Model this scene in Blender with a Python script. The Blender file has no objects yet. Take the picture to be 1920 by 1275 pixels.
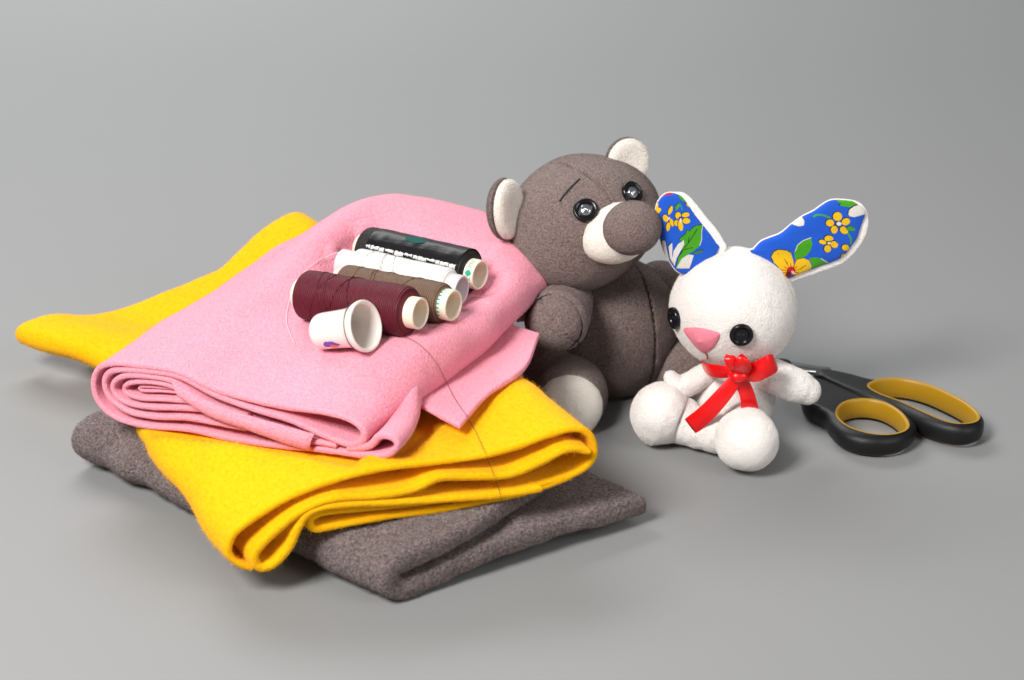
import bpy, math, random
import numpy as np
from mathutils import Vector, Matrix
random.seed(4); RNG = np.random.default_rng(7)
S = bpy.context.scene
S.unit_settings.scale_length = 0.01            # one unit is one centimetre
C = S.collection

# ---------------------------------------------------------------- camera, world, lamps, exposure
PITCH = math.radians(24); CP, SP = math.cos(PITCH), math.sin(PITCH)
CAM = np.array([0.0, -88*CP, 5+88*SP]); FPX = 70/36*1920
cam = bpy.data.cameras.new('camera'); cam.lens = 70; cam.sensor_width = 36
cam.clip_start = 1; cam.clip_end = 2000
co = bpy.data.objects.new('camera', cam); C.objects.link(co); S.camera = co
co.location = CAM; co.rotation_euler = (math.radians(90-24), 0, 0)
cam.dof.use_dof = True; cam.dof.focus_distance = 84; cam.dof.aperture_fstop = 0.13
w = bpy.data.worlds.new('World'); S.world = w; w.use_nodes = True
bg = w.node_tree.nodes['Background']; bg.inputs[0].default_value = (0.98, 0.98, 1, 1); bg.inputs[1].default_value = 0.19
def area(name, loc, tgt, size, power, col=(1, 1, 1), spread=180):
    l = bpy.data.lights.new(name, 'AREA'); l.shape = 'RECTANGLE'; l.size, l.size_y = size; l.energy = power; l.color = col; l.spread = math.radians(spread)
    o = bpy.data.objects.new(name, l); C.objects.link(o); o.location = loc
    o.rotation_euler = (Vector(tgt)-Vector(loc)).to_track_quat('-Z', 'Y').to_euler(); return o
area('key_softbox', (-58, -74, 96), (0, 8, 4), (40, 40), 222000, (1, 0.975, 0.94))
area('fill_softbox', (90, -70, 70), (5, 10, 3), (60, 60), 50000, (1, 0.985, 0.96))
area('top_softbox', (-45, 120, 115), (-25, 95, 0), (140, 60), 250000, (0.99, 0.99, 1))
S.view_settings.view_transform = 'Standard'; S.view_settings.look = 'None'
S.view_settings.exposure = 0; S.view_settings.gamma = 1
S.render.engine = 'CYCLES'

# ---------------------------------------------------------------- helpers
def ray(px, py):
    r, u = px-960, 637.5-py
    return np.array([r, FPX*CP+u*SP, -FPX*SP+u*CP])
def WZ(px, py, z=0.0):
    d = ray(px, py); return CAM+d*((z-CAM[2])/d[2])
def WY(px, py, y=0.0):
    d = ray(px, py); return CAM+d*((y-CAM[1])/d[1])
def WPL(px, py, p, n):
    d = ray(px, py); n = np.array(n, float); return CAM+d*(np.dot(np.array(p)-CAM, n)/np.dot(d, n))
def nrm(v):
    v = np.asarray(v, float); return v/np.maximum(np.linalg.norm(v, axis=-1, keepdims=True), 1e-9)
def hsh(i, j, k):
    n = (i*374761393+j*668265263+k*2147483647+12345) & 0xffffffff
    n = ((n ^ (n >> 13))*1274126177) & 0xffffffff
    return ((n ^ (n >> 16)) & 0xffff)/65535.0
def vnoise(P, s):
    P = np.asarray(P)*s+100.0; I = np.floor(P).astype(np.int64); f = P-I; f = f*f*(3-2*f); r = 0
    for a in (0, 1):
        for b in (0, 1):
            for c in (0, 1):
                wt = (f[..., 0] if a else 1-f[..., 0])*(f[..., 1] if b else 1-f[..., 1])*(f[..., 2] if c else 1-f[..., 2])
                r = r+wt*hsh(I[..., 0]+a, I[..., 1]+b, I[..., 2]+c)
    return r*2-1
def sst(x, a, b):
    t = np.clip((x-a)/(b-a), 0, 1); return t*t*(3-2*t)
def catmull(P, n=24):
    P = np.asarray(P, float)
    if len(P) < 3: return np.array([P[0]+(P[-1]-P[0])*t for t in np.linspace(0, 1, n)])
    Q = np.vstack([2*P[0]-P[1], P, 2*P[-1]-P[-2]]); out = []
    for i in range(1, len(Q)-2):
        t = np.linspace(0, 1, n, endpoint=False)[:, None]
        a, b, c, d = Q[i-1], Q[i], Q[i+1], Q[i+2]
        out.append(0.5*((2*b)+(-a+c)*t+(2*a-5*b+4*c-d)*t**2+(-a+3*b-3*c+d)*t**3))
    out.append(P[-1:]); return np.vstack(out)
def ccat(P, n=16):
    P = np.asarray(P, float); k = len(P); out = []
    for i in range(k):
        t = np.linspace(0, 1, n, endpoint=False)[:, None]
        a, b, c, d = P[i-1], P[i], P[(i+1) % k], P[(i+2) % k]
        out.append(0.5*((2*b)+(-a+c)*t+(2*a-5*b+4*c-d)*t**2+(-a+3*b-3*c+d)*t**3))
    return np.vstack(out)
def arcs(P):
    return np.concatenate([[0], np.cumsum(np.linalg.norm(np.diff(P, axis=0), axis=1))])
def resample(P, ts):
    L = arcs(P); L = L/L[-1]
    return np.stack([np.interp(ts, L, P[:, k]) for k in range(P.shape[1])], 1)
def edge_ts(length, step, T):
    e = T/2*(1-np.cos(np.linspace(0, math.pi/2, 6)))
    m = np.linspace(T/2, length-T/2, max(3, int((length-T)/step)))[1:-1]
    return np.concatenate([e, m, length-e[::-1]])/length
def grid_faces(ni, nj, base=0, flip=False, wrap_i=False, wrap_j=False):
    a = np.arange(ni if wrap_i else ni-1); b = np.arange(nj if wrap_j else nj-1)
    i, j = np.meshgrid(a, b, indexing='ij'); i = i.ravel(); j = j.ravel(); i2 = (i+1) % ni; j2 = (j+1) % nj
    q = np.stack([i*nj+j, i2*nj+j, i2*nj+j2, i*nj+j2], 1)+base
    return q[:, ::-1] if flip else q
def thick(G, T, sq=2.3):
    """closed sheet of thickness T round the mid surface G (ni,nj,3) with rounded rims"""
    ni, nj = G.shape[:2]
    n = nrm(np.cross(np.gradient(G, axis=0), np.gradient(G, axis=1)))
    li = np.cumsum(np.linalg.norm(np.diff(G, axis=0, prepend=G[:1]), axis=2), 0)
    lj = np.cumsum(np.linalg.norm(np.diff(G, axis=1, prepend=G[:, :1]), axis=2), 1)
    d = np.minimum(np.minimum(li, li[-1:]-li), np.minimum(lj, lj[:, -1:]-lj))
    x = 1-np.clip(d/(T/2), 0, 1); off = T/2*(1-x**sq)**(1/sq)*(1+.16*vnoise(G, 1.1)+.08*vnoise(G+3, 3))
    off = np.maximum(off, 1e-4)[..., None]
    V = np.vstack([(G+n*off).reshape(-1, 3), (G-n*off).reshape(-1, 3)])
    F = np.vstack([grid_faces(ni, nj), grid_faces(ni, nj, ni*nj, True)])
    return V, F
def join(parts):
    V = []; F = []; b = 0
    for v, f in parts:
        V.append(v); F.extend([x+b for x in (f if isinstance(f, list) else [f])]); b += len(v)
    return np.vstack(V), F
def fuzz(V, F, count, length, width, comb=0.9):
    T = []
    for f in F:
        T.append(f[:, :3]);
        if f.shape[1] == 4: T.append(f[:, [0, 2, 3]])
    T = np.vstack(T); a, b, c = V[T[:, 0]], V[T[:, 1]], V[T[:, 2]]
    cr = np.cross(b-a, c-a); ar = np.linalg.norm(cr, axis=1); pr = ar/ar.sum()
    k = RNG.choice(len(T), count, p=pr); r1 = np.sqrt(RNG.random(count))[:, None]; r2 = RNG.random(count)[:, None]
    P = (1-r1)*a[k]+r1*(1-r2)*b[k]+r1*r2*c[k]; n = cr[k]/np.maximum(ar[k], 1e-12)[:, None]
    rd = RNG.normal(size=(count, 3)); d = nrm(n+comb*rd*0.6); L = length*(0.4+0.9*RNG.random(count))[:, None]
    s = nrm(np.cross(d, RNG.normal(size=(count, 3))))*width/2
    W = np.empty((count*3, 3)); W[0::3] = P-s-n*0.01; W[1::3] = P+s-n*0.01; W[2::3] = P+d*L
    return W, np.arange(count*3).reshape(-1, 3)
def mesh_obj(name, V, F, mat, parent=None, fz=None, cols=None, mats=None, mi=None, smooth=True):
    F = F if isinstance(F, list) else [F]
    if fz:
        W, f2 = fuzz(V, F, *fz); F = F+[f2+len(V)]; V = np.vstack([V, W])
    me = bpy.data.meshes.new(name)
    me.vertices.add(len(V)); me.vertices.foreach_set('co', np.ascontiguousarray(V, dtype=np.float32).ravel())
    loops = np.concatenate([f.ravel() for f in F]).astype(np.int32)
    tot = np.concatenate([np.full(len(f), f.shape[1], np.int32) for f in F])
    me.loops.add(len(loops)); me.loops.foreach_set('vertex_index', loops)
    me.polygons.add(len(tot)); me.polygons.foreach_set('loop_start', np.concatenate([[0], np.cumsum(tot)[:-1]]).astype(np.int32))
    me.polygons.foreach_set('loop_total', tot)
    if smooth: me.polygons.foreach_set('use_smooth', np.ones(len(tot), bool))
    if mi is not None: me.polygons.foreach_set('material_index', np.asarray(mi, np.int32))
    me.update(calc_edges=True); me.validate()
    for m in (mats or [mat]): me.materials.append(m)
    if cols is not None:
        ca = me.color_attributes.new('print', 'FLOAT_COLOR', 'POINT')
        ca.data.foreach_set('color', np.hstack([cols, np.ones((len(cols), 1))]).astype(np.float32).ravel())
    o = bpy.data.objects.new(name, me); C.objects.link(o)
    if parent is not None:
        o.parent = parent
        if parent.get('wroot') is not None: o.matrix_parent_inverse = Matrix.Translation(-Vector(parent['wroot']))
    return o
def tag(o, label, cat, group=None):
    o['label'] = label; o['category'] = cat
    if group: o['group'] = group
    return o
def root(name, loc, label, cat, group=None, mat=None):
    o = bpy.data.objects.new(name, None); C.objects.link(o); o.empty_display_size = 1
    if mat is not None: o.matrix_world = mat
    else:
        o.location = loc; o['wroot'] = [float(x) for x in loc]
    return tag(o, label, cat, group)
def lathe(prof, n=64):
    prof = np.asarray(prof, float); a = np.linspace(0, 2*math.pi, n, endpoint=False)
    V = np.stack([np.outer(prof[:, 0], np.cos(a)), np.outer(prof[:, 0], np.sin(a)), np.repeat(prof[:, 1:2], n, 1)], 2)
    return V.reshape(-1, 3), grid_faces(len(prof), n, wrap_j=True, flip=True)
def frame(zaxis, up=(0, 0, 1)):
    z = nrm(zaxis); x = nrm(np.cross(up, z)); y = np.cross(z, x); return np.stack([x, y, z], 1)
def xf(V, R, t): return V@R.T+np.asarray(t)
def sph(nu=120, nv=180):
    th = np.linspace(0.004, math.pi-0.004, nu); ph = np.linspace(0, 2*math.pi, nv, endpoint=False)
    T, P = np.meshgrid(th, ph, indexing='ij')
    V = np.stack([np.sin(T)*np.cos(P), np.sin(T)*np.sin(P), np.cos(T)], 2).reshape(-1, 3)
    return V, grid_faces(nu, nv, wrap_j=True)
class Ell:
    def __init__(s, c, r, R=None):
        s.c = np.array(c, float); s.r = np.array(r, float); s.R = np.eye(3) if R is None else R
    def hit(s, px, py):
        o = ((CAM-s.c)@s.R)/s.r; d = (ray(px, py)@s.R)/s.r
        a, b, c = d@d, 2*o@d, o@o-1; D = b*b-4*a*c
        t = (-b-math.sqrt(D))/(2*a) if D > 0 else -b/(2*a)
        q = nrm(o+t*d); p = (q*s.r)@s.R.T+s.c; n = nrm((q/s.r)@s.R.T); return p, n
    def mesh(s, seams=(), bumps=(), amp=0.05, ns=0.5, sq=1.0, nu=220, nv=320, fine=0.012):
        U, F = sph(nu, nv); V = (U*s.r)@s.R.T+s.c; n = nrm((U/s.r)@s.R.T)
        disp = amp*vnoise(V, ns)+fine*vnoise(V+9, 4)
        for bd, ba, bw in bumps: disp = disp+ba*np.exp(-((1-nrm(V-s.c)@nrm(bd))/bw)**2)
        for m, d0, dep, wid in seams:
            q = np.abs((V-s.c)@np.array(m)-d0); disp = disp-dep*np.exp(-(q/wid)**2)
            disp = disp-dep*.5*np.exp(-(q/wid)**2)*(vnoise(V, 5)*.5+.5)+dep*.28*np.exp(-(q/(wid*5))**2)*vnoise(V, 3.2)
        return V+n*disp[:, None], F
def tube(P, R, n=40, caps=True, amp=0.0, seg=10):
    P = catmull(P, seg); R = np.asarray(R, float); kk = np.linspace(0, 1, len(P)); Rr = np.interp(kk, np.linspace(0, 1, len(R)), R)
    if caps:
        t0 = nrm(P[0]-P[1]); t1 = nrm(P[-1]-P[-2]); a = np.linspace(math.pi/2*0.97, 0, 10, endpoint=False)
        P0 = np.array([P[0]+t0*Rr[0]*math.sin(x) for x in a]); R0 = Rr[0]*np.cos(a)
        P1 = np.array([P[-1]+t1*Rr[-1]*math.sin(x) for x in a[::-1]]); R1 = Rr[-1]*np.cos(a[::-1])
        P = np.vstack([P0, P, P1]); Rr = np.concatenate([R0, Rr, R1])
    T = nrm(np.gradient(P, axis=0)); up = np.array([0.13, 0.21, 0.97]); X = []; x = nrm(np.cross(up, T[0]))
    for t in T:
        x = nrm(x-t*(x@t)); X.append(x)
    X = np.array(X); Y = np.cross(T, X); a = np.linspace(0, 2*math.pi, n, endpoint=False)
    N = X[:, None]*np.cos(a)[None, :, None]+Y[:, None]*np.sin(a)[None, :, None]
    V = P[:, None]+N*Rr[:, None, None]
    if amp:
        V = V+N*(amp*vnoise(V, 0.9)+amp*.35*vnoise(V, 2.6)+.014*vnoise(V, 6))[..., None]
    m = len(P); V = V.reshape(-1, 3); F = [grid_faces(m, n, wrap_j=True)]
    b = len(V); V = np.vstack([V, P[:1], P[-1:]]); r = np.arange(n); r2 = (r+1) % n
    F.append(np.stack([np.full(n, b), r, r2], 1)); F.append(np.stack([np.full(n, b+1), (m-1)*n+r2, (m-1)*n+r], 1))
    return V, F

# ---------------------------------------------------------------- materials
def mat(name, col, rough=0.5, sheen=0.0, coat=0.0, metal=0.0, spec=0.5, sss=0.0):
    m = bpy.data.materials.new(name); m.use_nodes = True; b = m.node_tree.nodes['Principled BSDF']
    b.inputs['Base Color'].default_value = (*col, 1); b.inputs['Roughness'].default_value = rough
    b.inputs['Metallic'].default_value = metal; b.inputs['Specular IOR Level'].default_value = spec
    b.inputs['Sheen Weight'].default_value = sheen; b.inputs['Sheen Roughness'].default_value = 0.45
    b.inputs['Coat Weight'].default_value = coat; b.inputs['Coat Roughness'].default_value = 0.06
    if sss:
        b.inputs['Subsurface Weight'].default_value = sss; b.inputs['Subsurface Radius'].default_value = (0.3, 0.25, 0.2); b.inputs['Subsurface Scale'].default_value = 1
    return m
def N(m, t, **k):
    n = m.node_tree.nodes.new(t)
    for a, v in k.items(): setattr(n, a, v)
    return n
def fleece(name, col, col2, scale, dist, sheen=0.35, fine=30, warp=0.3):
    m = mat(name, col, 0.95, sheen, spec=0.12); nt = m.node_tree; L = nt.links.new; b = nt.nodes['Principled BSDF']
    b.inputs['Sheen Tint'].default_value = (*[min(1, c*.5+.5) for c in col], 1)
    tc = N(m, 'ShaderNodeTexCoord'); n1 = N(m, 'ShaderNodeTexNoise'); n2 = N(m, 'ShaderNodeTexNoise'); n3 = N(m, 'ShaderNodeTexNoise')
    for q, sc, de in ((n1, scale, 3), (n2, fine, 2), (n3, 0.6, 3)):
        L(tc.outputs['Object'], q.inputs['Vector']); q.inputs['Scale'].default_value = sc; q.inputs['Detail'].default_value = de
    n1.inputs['Distortion'].default_value = warp
    mp = N(m, 'ShaderNodeMapRange'); mp.inputs['From Min'].default_value = 0.34; mp.inputs['From Max'].default_value = 0.66
    L(n1.outputs['Fac'], mp.inputs['Value'])
    mx = N(m, 'ShaderNodeMix', data_type='RGBA'); mx.inputs['A'].default_value = (*col2, 1); mx.inputs['B'].default_value = (*col, 1)
    L(mp.outputs['Result'], mx.inputs['Factor']); L(mx.outputs['Result'], b.inputs['Base Color'])
    ad = N(m, 'ShaderNodeMath', operation='MULTIPLY_ADD'); ad.inputs[1].default_value = 0.45
    L(n2.outputs['Fac'], ad.inputs[0]); L(n1.outputs['Fac'], ad.inputs[2])
    bp = N(m, 'ShaderNodeBump'); bp.inputs['Strength'].default_value = 1; bp.inputs['Distance'].default_value = dist
    L(ad.outputs[0], bp.inputs['Height']); L(bp.outputs['Normal'], b.inputs['Normal'])
    return m
M = {}
M['pink'] = fleece('pink_fleece', (0.96, 0.39, 0.49), (0.86, 0.29, 0.39), 10, 0.07, 0.3)
M['yellow'] = fleece('yellow_felt', (0.95, 0.50, 0.003), (0.90, 0.43, 0.002), 6, 0.04, 0.12, 22)
M['gray'] = fleece('grey_fleece', (0.29, 0.225, 0.215), (0.125, 0.096, 0.092), 8, 0.22, 0.3, 22)
M['bear'] = fleece('bear_fleece', (0.335, 0.250, 0.230), (0.165, 0.121, 0.110), 12, 0.15, 0.3)
M['cream'] = fleece('cream_fleece', (0.90, 0.85, 0.79), (0.85, 0.79, 0.72), 11, 0.06, 0.2)
M['white'] = fleece('white_fleece', (0.91, 0.87, 0.84), (0.87, 0.83, 0.80), 12, 0.06, 0.25, 18)
M['felt'] = fleece('pink_felt', (0.85, 0.28, 0.36), (0.8, 0.24, 0.32), 20, 0.02, 0.2)
M['black'] = mat('black_button', (0.006, 0.006, 0.008), 0.2, coat=0.0, spec=.35)
M['thread_black'] = mat('black_stitch', (0.01, 0.01, 0.012), 0.7)
M['snap'] = mat('grey_snap', (0.42, 0.44, 0.47), 0.14, metal=0.9)
M['rubber'] = mat('black_rubber', (0.007, 0.007, 0.008), 0.42, spec=0.32)
M['mustard'] = mat('mustard_plastic', (0.38, 0.205, 0.004), 0.42)
M['steel'] = mat('steel', (0.6, 0.6, 0.6), 0.22, metal=1)
M['porcelain'] = mat('porcelain', (0.86, 0.80, 0.74), 0.12, coat=0.7, sss=0.2)
M['tube'] = mat('cream_plastic', (0.86, 0.77, 0.62), 0.38, sss=0.1)
M['tube_white'] = mat('lilac_white_plastic', (0.70, 0.66, 0.68), 0.35, sss=0.1)
M['teal'] = mat('teal_ink', (0.01, 0.38, 0.27), 0.5)
M['purple'] = mat('purple_glaze', (0.12, 0.04, 0.42), 0.15, coat=.5)
M['orange'] = mat('orange_glaze', (0.85, 0.16, 0.03), 0.15, coat=.5)
M['goldline'] = mat('dark_gold_line', (0.10, 0.07, 0.05), 0.3, metal=.4)
M['satin'] = mat('red_satin', (0.80, 0.004, 0.006), 0.30, sheen=0.0, spec=0.5)
M['redstitch'] = mat('red_stitch', (0.5, 0.02, 0.02), 0.7)
b = M['satin'].node_tree.nodes['Principled BSDF']; b.inputs['Sheen Tint'].default_value = (1, .25, .2, 1)
# rubber micro grain
def grain(m, scale, dist, rvar=None):
    L = m.node_tree.links.new; tc = N(m, 'ShaderNodeTexCoord'); n = N(m, 'ShaderNodeTexNoise'); n.inputs['Scale'].default_value = scale
    n.inputs['Detail'].default_value = 4; bp = N(m, 'ShaderNodeBump'); bp.inputs['Distance'].default_value = dist
    L(tc.outputs['Object'], n.inputs['Vector']); L(n.outputs['Fac'], bp.inputs['Height']); L(bp.outputs['Normal'], m.node_tree.nodes['Principled BSDF'].inputs['Normal'])
    if rvar:
        mp = N(m, 'ShaderNodeMapRange'); mp.inputs['To Min'].default_value = rvar[0]; mp.inputs['To Max'].default_value = rvar[1]
        L(n.outputs['Fac'], mp.inputs['Value']); L(mp.outputs['Result'], m.node_tree.nodes['Principled BSDF'].inputs['Roughness'])
grain(M['rubber'], 22, 0.012, (0.34, 0.52)); grain(M['mustard'], 10, 0.004); grain(M['tube'], 5, 0.01)
def threadmat(name, c1, c2, freq=21):
    m = mat(name, c1, 0.55, 0.0, spec=0.35); L = m.node_tree.links.new; b = m.node_tree.nodes['Principled BSDF']
    tc = N(m, 'ShaderNodeTexCoord'); mpg = N(m, 'ShaderNodeMapping'); mpg.inputs['Scale'].default_value = (0.10, 0.10, 1)
    L(tc.outputs['Object'], mpg.inputs['Vector'])
    wv = N(m, 'ShaderNodeTexWave', wave_type='BANDS', bands_direction='Z'); wv.inputs['Scale'].default_value = freq/6.28; wv.inputs['Distortion'].default_value = 0.9
    wv.inputs['Detail'].default_value = 2; wv.inputs['Detail Scale'].default_value = 1.5
    L(mpg.outputs['Vector'], wv.inputs['Vector'])
    ns = N(m, 'ShaderNodeTexNoise'); ns.inputs['Scale'].default_value = 26; ns.inputs['Detail'].default_value = 3
    mp2 = N(m, 'ShaderNodeMapping'); mp2.inputs['Scale'].default_value = (0.25, 0.25, 1.3); L(tc.outputs['Object'], mp2.inputs['Vector']); L(mp2.outputs['Vector'], ns.inputs['Vector'])
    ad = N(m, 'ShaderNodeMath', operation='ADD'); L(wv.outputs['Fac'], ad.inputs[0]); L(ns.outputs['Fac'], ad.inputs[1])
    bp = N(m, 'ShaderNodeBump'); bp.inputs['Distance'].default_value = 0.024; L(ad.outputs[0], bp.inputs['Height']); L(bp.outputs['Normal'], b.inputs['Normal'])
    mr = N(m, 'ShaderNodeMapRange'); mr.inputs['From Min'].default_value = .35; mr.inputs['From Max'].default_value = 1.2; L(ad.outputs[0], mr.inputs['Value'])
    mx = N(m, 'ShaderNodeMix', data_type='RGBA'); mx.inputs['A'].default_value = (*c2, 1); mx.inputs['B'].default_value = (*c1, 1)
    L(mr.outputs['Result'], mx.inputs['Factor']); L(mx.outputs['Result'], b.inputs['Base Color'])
    return m
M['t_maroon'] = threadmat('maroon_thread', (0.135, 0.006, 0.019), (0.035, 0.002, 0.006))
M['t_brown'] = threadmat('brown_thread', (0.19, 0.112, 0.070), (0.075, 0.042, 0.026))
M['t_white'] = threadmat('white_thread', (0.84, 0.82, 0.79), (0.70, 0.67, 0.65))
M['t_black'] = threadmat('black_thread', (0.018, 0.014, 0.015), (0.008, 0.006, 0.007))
def filmmat():
    m = mat('dark_plastic_film', (0.010, 0.010, 0.011), 0.3, spec=.15); L = m.node_tree.links.new
    tc = N(m, 'ShaderNodeTexCoord'); n = N(m, 'ShaderNodeTexNoise'); n.inputs['Scale'].default_value = 1.1; n.inputs['Detail'].default_value = 2
    mp = N(m, 'ShaderNodeMapping'); mp.inputs['Scale'].default_value = (3, 3, 0.6); L(tc.outputs['Object'], mp.inputs['Vector']); L(mp.outputs['Vector'], n.inputs['Vector'])
    bp = N(m, 'ShaderNodeBump'); bp.inputs['Distance'].default_value = 0.03; L(n.outputs['Fac'], bp.inputs['Height']); L(bp.outputs['Normal'], m.node_tree.nodes['Principled BSDF'].inputs['Normal'])
    return m
M['film'] = filmmat(); M['film_teal'] = mat('teal_film_print', (0.004, 0.07, 0.062), 0.6, spec=.1)
M['film_clear'] = mat('crumpled_clear_film', (0.62, 0.62, 0.63), 0.12, coat=.5)
def printmat():
    m = mat('printed_cotton', (0, 0, 1), 0.85, 0.15, spec=0.2); L = m.node_tree.links.new; b = m.node_tree.nodes['Principled BSDF']
    a = N(m, 'ShaderNodeVertexColor', layer_name='print'); tc = N(m, 'ShaderNodeTexCoord')
    hts = []
    for d in ('X', 'Z'):
        wv = N(m, 'ShaderNodeTexWave', wave_type='BANDS', bands_direction=d); wv.inputs['Scale'].default_value = 7; wv.inputs['Distortion'].default_value = .6; L(tc.outputs['Object'], wv.inputs['Vector']); hts.append(wv)
    ad = N(m, 'ShaderNodeMath', operation='ADD'); L(hts[0].outputs['Fac'], ad.inputs[0]); L(hts[1].outputs['Fac'], ad.inputs[1])
    bp = N(m, 'ShaderNodeBump'); bp.inputs['Distance'].default_value = 0.012; L(ad.outputs[0], bp.inputs['Height']); L(bp.outputs['Normal'], b.inputs['Normal'])
    mr = N(m, 'ShaderNodeMapRange'); mr.inputs['From Max'].default_value = 2; mr.inputs['To Min'].default_value = .8; mr.inputs['To Max'].default_value = 1.15; L(ad.outputs[0], mr.inputs['Value'])
    mx = N(m, 'ShaderNodeVectorMath', operation='SCALE'); L(a.outputs['Color'], mx.inputs[0]); L(mr.outputs['Result'], mx.inputs['Scale']); L(mx.outputs[0], b.inputs['Base Color'])
    return m
M['print'] = printmat()
M['floor'] = mat('grey_paper', (0.258, 0.262, 0.264), 0.6, spec=0.25); grain(M['floor'], 1.2, 0.004)

# ---------------------------------------------------------------- backdrop
pr = [(-160, 0), (60, 0)]+[(60+90*math.sin(a), 90-90*math.cos(a)) for a in np.linspace(0.05, math.pi/2, 30)]+[(150, 320)]
pr = np.array(pr); xs = np.linspace(-260, 260, 9)
V = np.array([[[x, p[0], p[1]] for x in xs] for p in pr]).reshape(-1, 3)
o = mesh_obj('backdrop', V, grid_faces(len(pr), len(xs), flip=True), M['floor']); o['kind'] = 'structure'

# ---------------------------------------------------------------- spool and thimble axes (needed to press the pink cloth)
SPOOLS = {
    'maroon': (WZ(560, 550, 8.4), WZ(789, 588, 8.75), 1.05, 0.66),
    'brown': (WZ(634, 530, 8.15), WZ(851, 573, 8.45), 0.86, 0.66),
    'white': (WZ(640, 494, 8.2), WZ(866, 545, 8.1), 0.84, 0.66),
    'black': (WZ(676, 464, 8.0), WZ(901, 516, 8.1), 1.03, 0.66),
}
TH0 = WZ(595, 622, 7.95); TH = (TH0, WY(686, 611, TH0[1]-1.2))

# ---------------------------------------------------------------- cloths
class Plane:
    def __init__(s, A, B):
        s.A = np.array(A, float); s.B = np.array(B, float); d = (s.B-s.A)[:2]; s.len = np.linalg.norm(d); s.d = d/s.len; s.n = np.array([-s.d[1], s.d[0], 0])
    def uz(s, px, py):
        p = WPL(px, py, [*s.A[:2], 0], s.n); return ((p[:2]-s.A[:2])@s.d)/s.len, p[2]
def cloth_part(path, pl, BL, BR, zf, T, warp=None, s0=0.0, s1=1.0, step=0.3, wob=0.0, depth_step=0.35, side=0.0, side2=0.0, low=None):
    P = catmull(path, 14); Q = np.array([pl.uz(*p) for p in P])         # u,z
    W = np.stack([Q[:, 0]*pl.len, Q[:, 1]], 1); L = arcs(W)[-1]
    W = resample(W, edge_ts(L, step, T)); u = W[:, 0]/pl.len; z = W[:, 1]
    A, B = pl.A[:2], pl.B[:2]; D = np.linalg.norm((np.array(BL)-A))*(s1-s0)
    ss = s0+edge_ts(D, depth_step, T)*(s1-s0)
    U, Sg = np.meshgrid(u, ss, indexing='ij'); Z = np.repeat(z[:, None], len(ss), 1)
    Se = Sg if warp is None else warp(U, Sg)
    X = (1-Se)[..., None]*(A+(B-A)*U[..., None])+Se[..., None]*(np.array(BL)+(np.array(BR)-np.array(BL))*U[..., None])
    if low is not None:
        s0_ = W[:, 0]*0+np.linspace(0, 0, len(W)); Aq = np.array([pl.uz(*low)[0]*pl.len, pl.uz(*low)[1]]); a_ = arcs(W); a0 = a_[np.argmin(np.linalg.norm(W-Aq, axis=1))]
        lw = sst(a_, a0-.5, a0+1.5)[:, None]; uc = .88
        U2 = U-lw*np.maximum(0, U-uc)*sst(Sg, 0.02, .45)*1.0+(1-lw)*sst(U, .55, .9)*sst(Sg, 0, .6)*.075
        X = (1-Se)[..., None]*(A+(B-A)*U2[..., None])+Se[..., None]*(np.array(BL)+(np.array(BR)-np.array(BL))*U2[..., None])
        Zlow = lw
    if side: X = X+(pl.d*side)[None, None]*(np.sin(np.pi*np.clip(Sg/1.0, 0, 1)**1.15)**3*(1-sst(U, .0, .9))+side2*np.exp(-((Sg-.80)/.13)**2)*(1-sst(U, .0, .8)))[..., None]
    zz_ = zf(U, Sg, Z)
    if low is not None: zz_ = zz_*(1-Zlow)+np.minimum(zz_, Z+.1*Sg)*Zlow
    G = np.concatenate([X, zz_[..., None]], 2)
    if wob:
        G = G+wob*np.stack([vnoise(G+5, .5), vnoise(G+25, .5), .6*vnoise(G+45, .45)], 2)*sst(Sg, 0.0, 0.25)[..., None]
    return G
# --- grey cloth at the bottom
gA = WZ(752, 1133, 0.0); gC = WZ(1228, 980, 0.0); gpl = Plane(gA, gC)
gBL = WZ(158, 866, 0)[:2]; gBR = gBL+(gC-gA)[:2]*1.15
def gz(U, Sg, Z):
    return Z+0.25*np.sin(Sg*7+U*2)*sst(Z, 0.8, 2.0)*sst(Sg, 0, .3)
gpath = [(1214, 948), (1145, 968), (1050, 993), (950, 1028), (870, 1062), (800, 1096), (758, 1107), (738, 1092), (752, 1064), (810, 1036), (890, 1000), (970, 964), (1050, 926), (1110, 900)]
G1 = cloth_part(gpath, gpl, gBL, gBR, gz, 0.95, wob=0.22, step=.11, depth_step=.13)
ii = np.linspace(0, 1, G1.shape[0])[:, None]; G1[..., :2] += (gpl.n[:2]*1.3)[None, None]*(sst(ii, .68, .95)*np.ones(G1.shape[:2]))[..., None]
G1[..., 2] -= .25*sst(ii, .68, .95)
G1[..., 2] = np.maximum(G1[..., 2], 0.47)
# rear of the lower lip rises behind the fold
V, F = join([thick(G1, 0.92, 3.2)])
V[:, 2] = np.maximum(V[:, 2], 0.02)
V += 0.030*np.stack([vnoise(V, 5.5), vnoise(V+7, 5.5), vnoise(V+3, 5.5)], 1)
V += 0.04*np.stack([vnoise(V, 1.4), vnoise(V+7, 1.4), vnoise(V+3, 1.4)*.5], 1)
V[:, 2] = np.maximum(V[:, 2], 0.01)
tag(mesh_obj('folded_cloth', V, F, M['gray'], fz=(300000, .095, .015)), 'dark grey nubby fleece folded in half, bottom of the cloth pile', 'cloth', 'folded fleece cloths piled up')

pA = WZ(205, 780, 3.35); pB = WZ(724, 862, 5.0); ppl = Plane(pA, pB)
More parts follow.
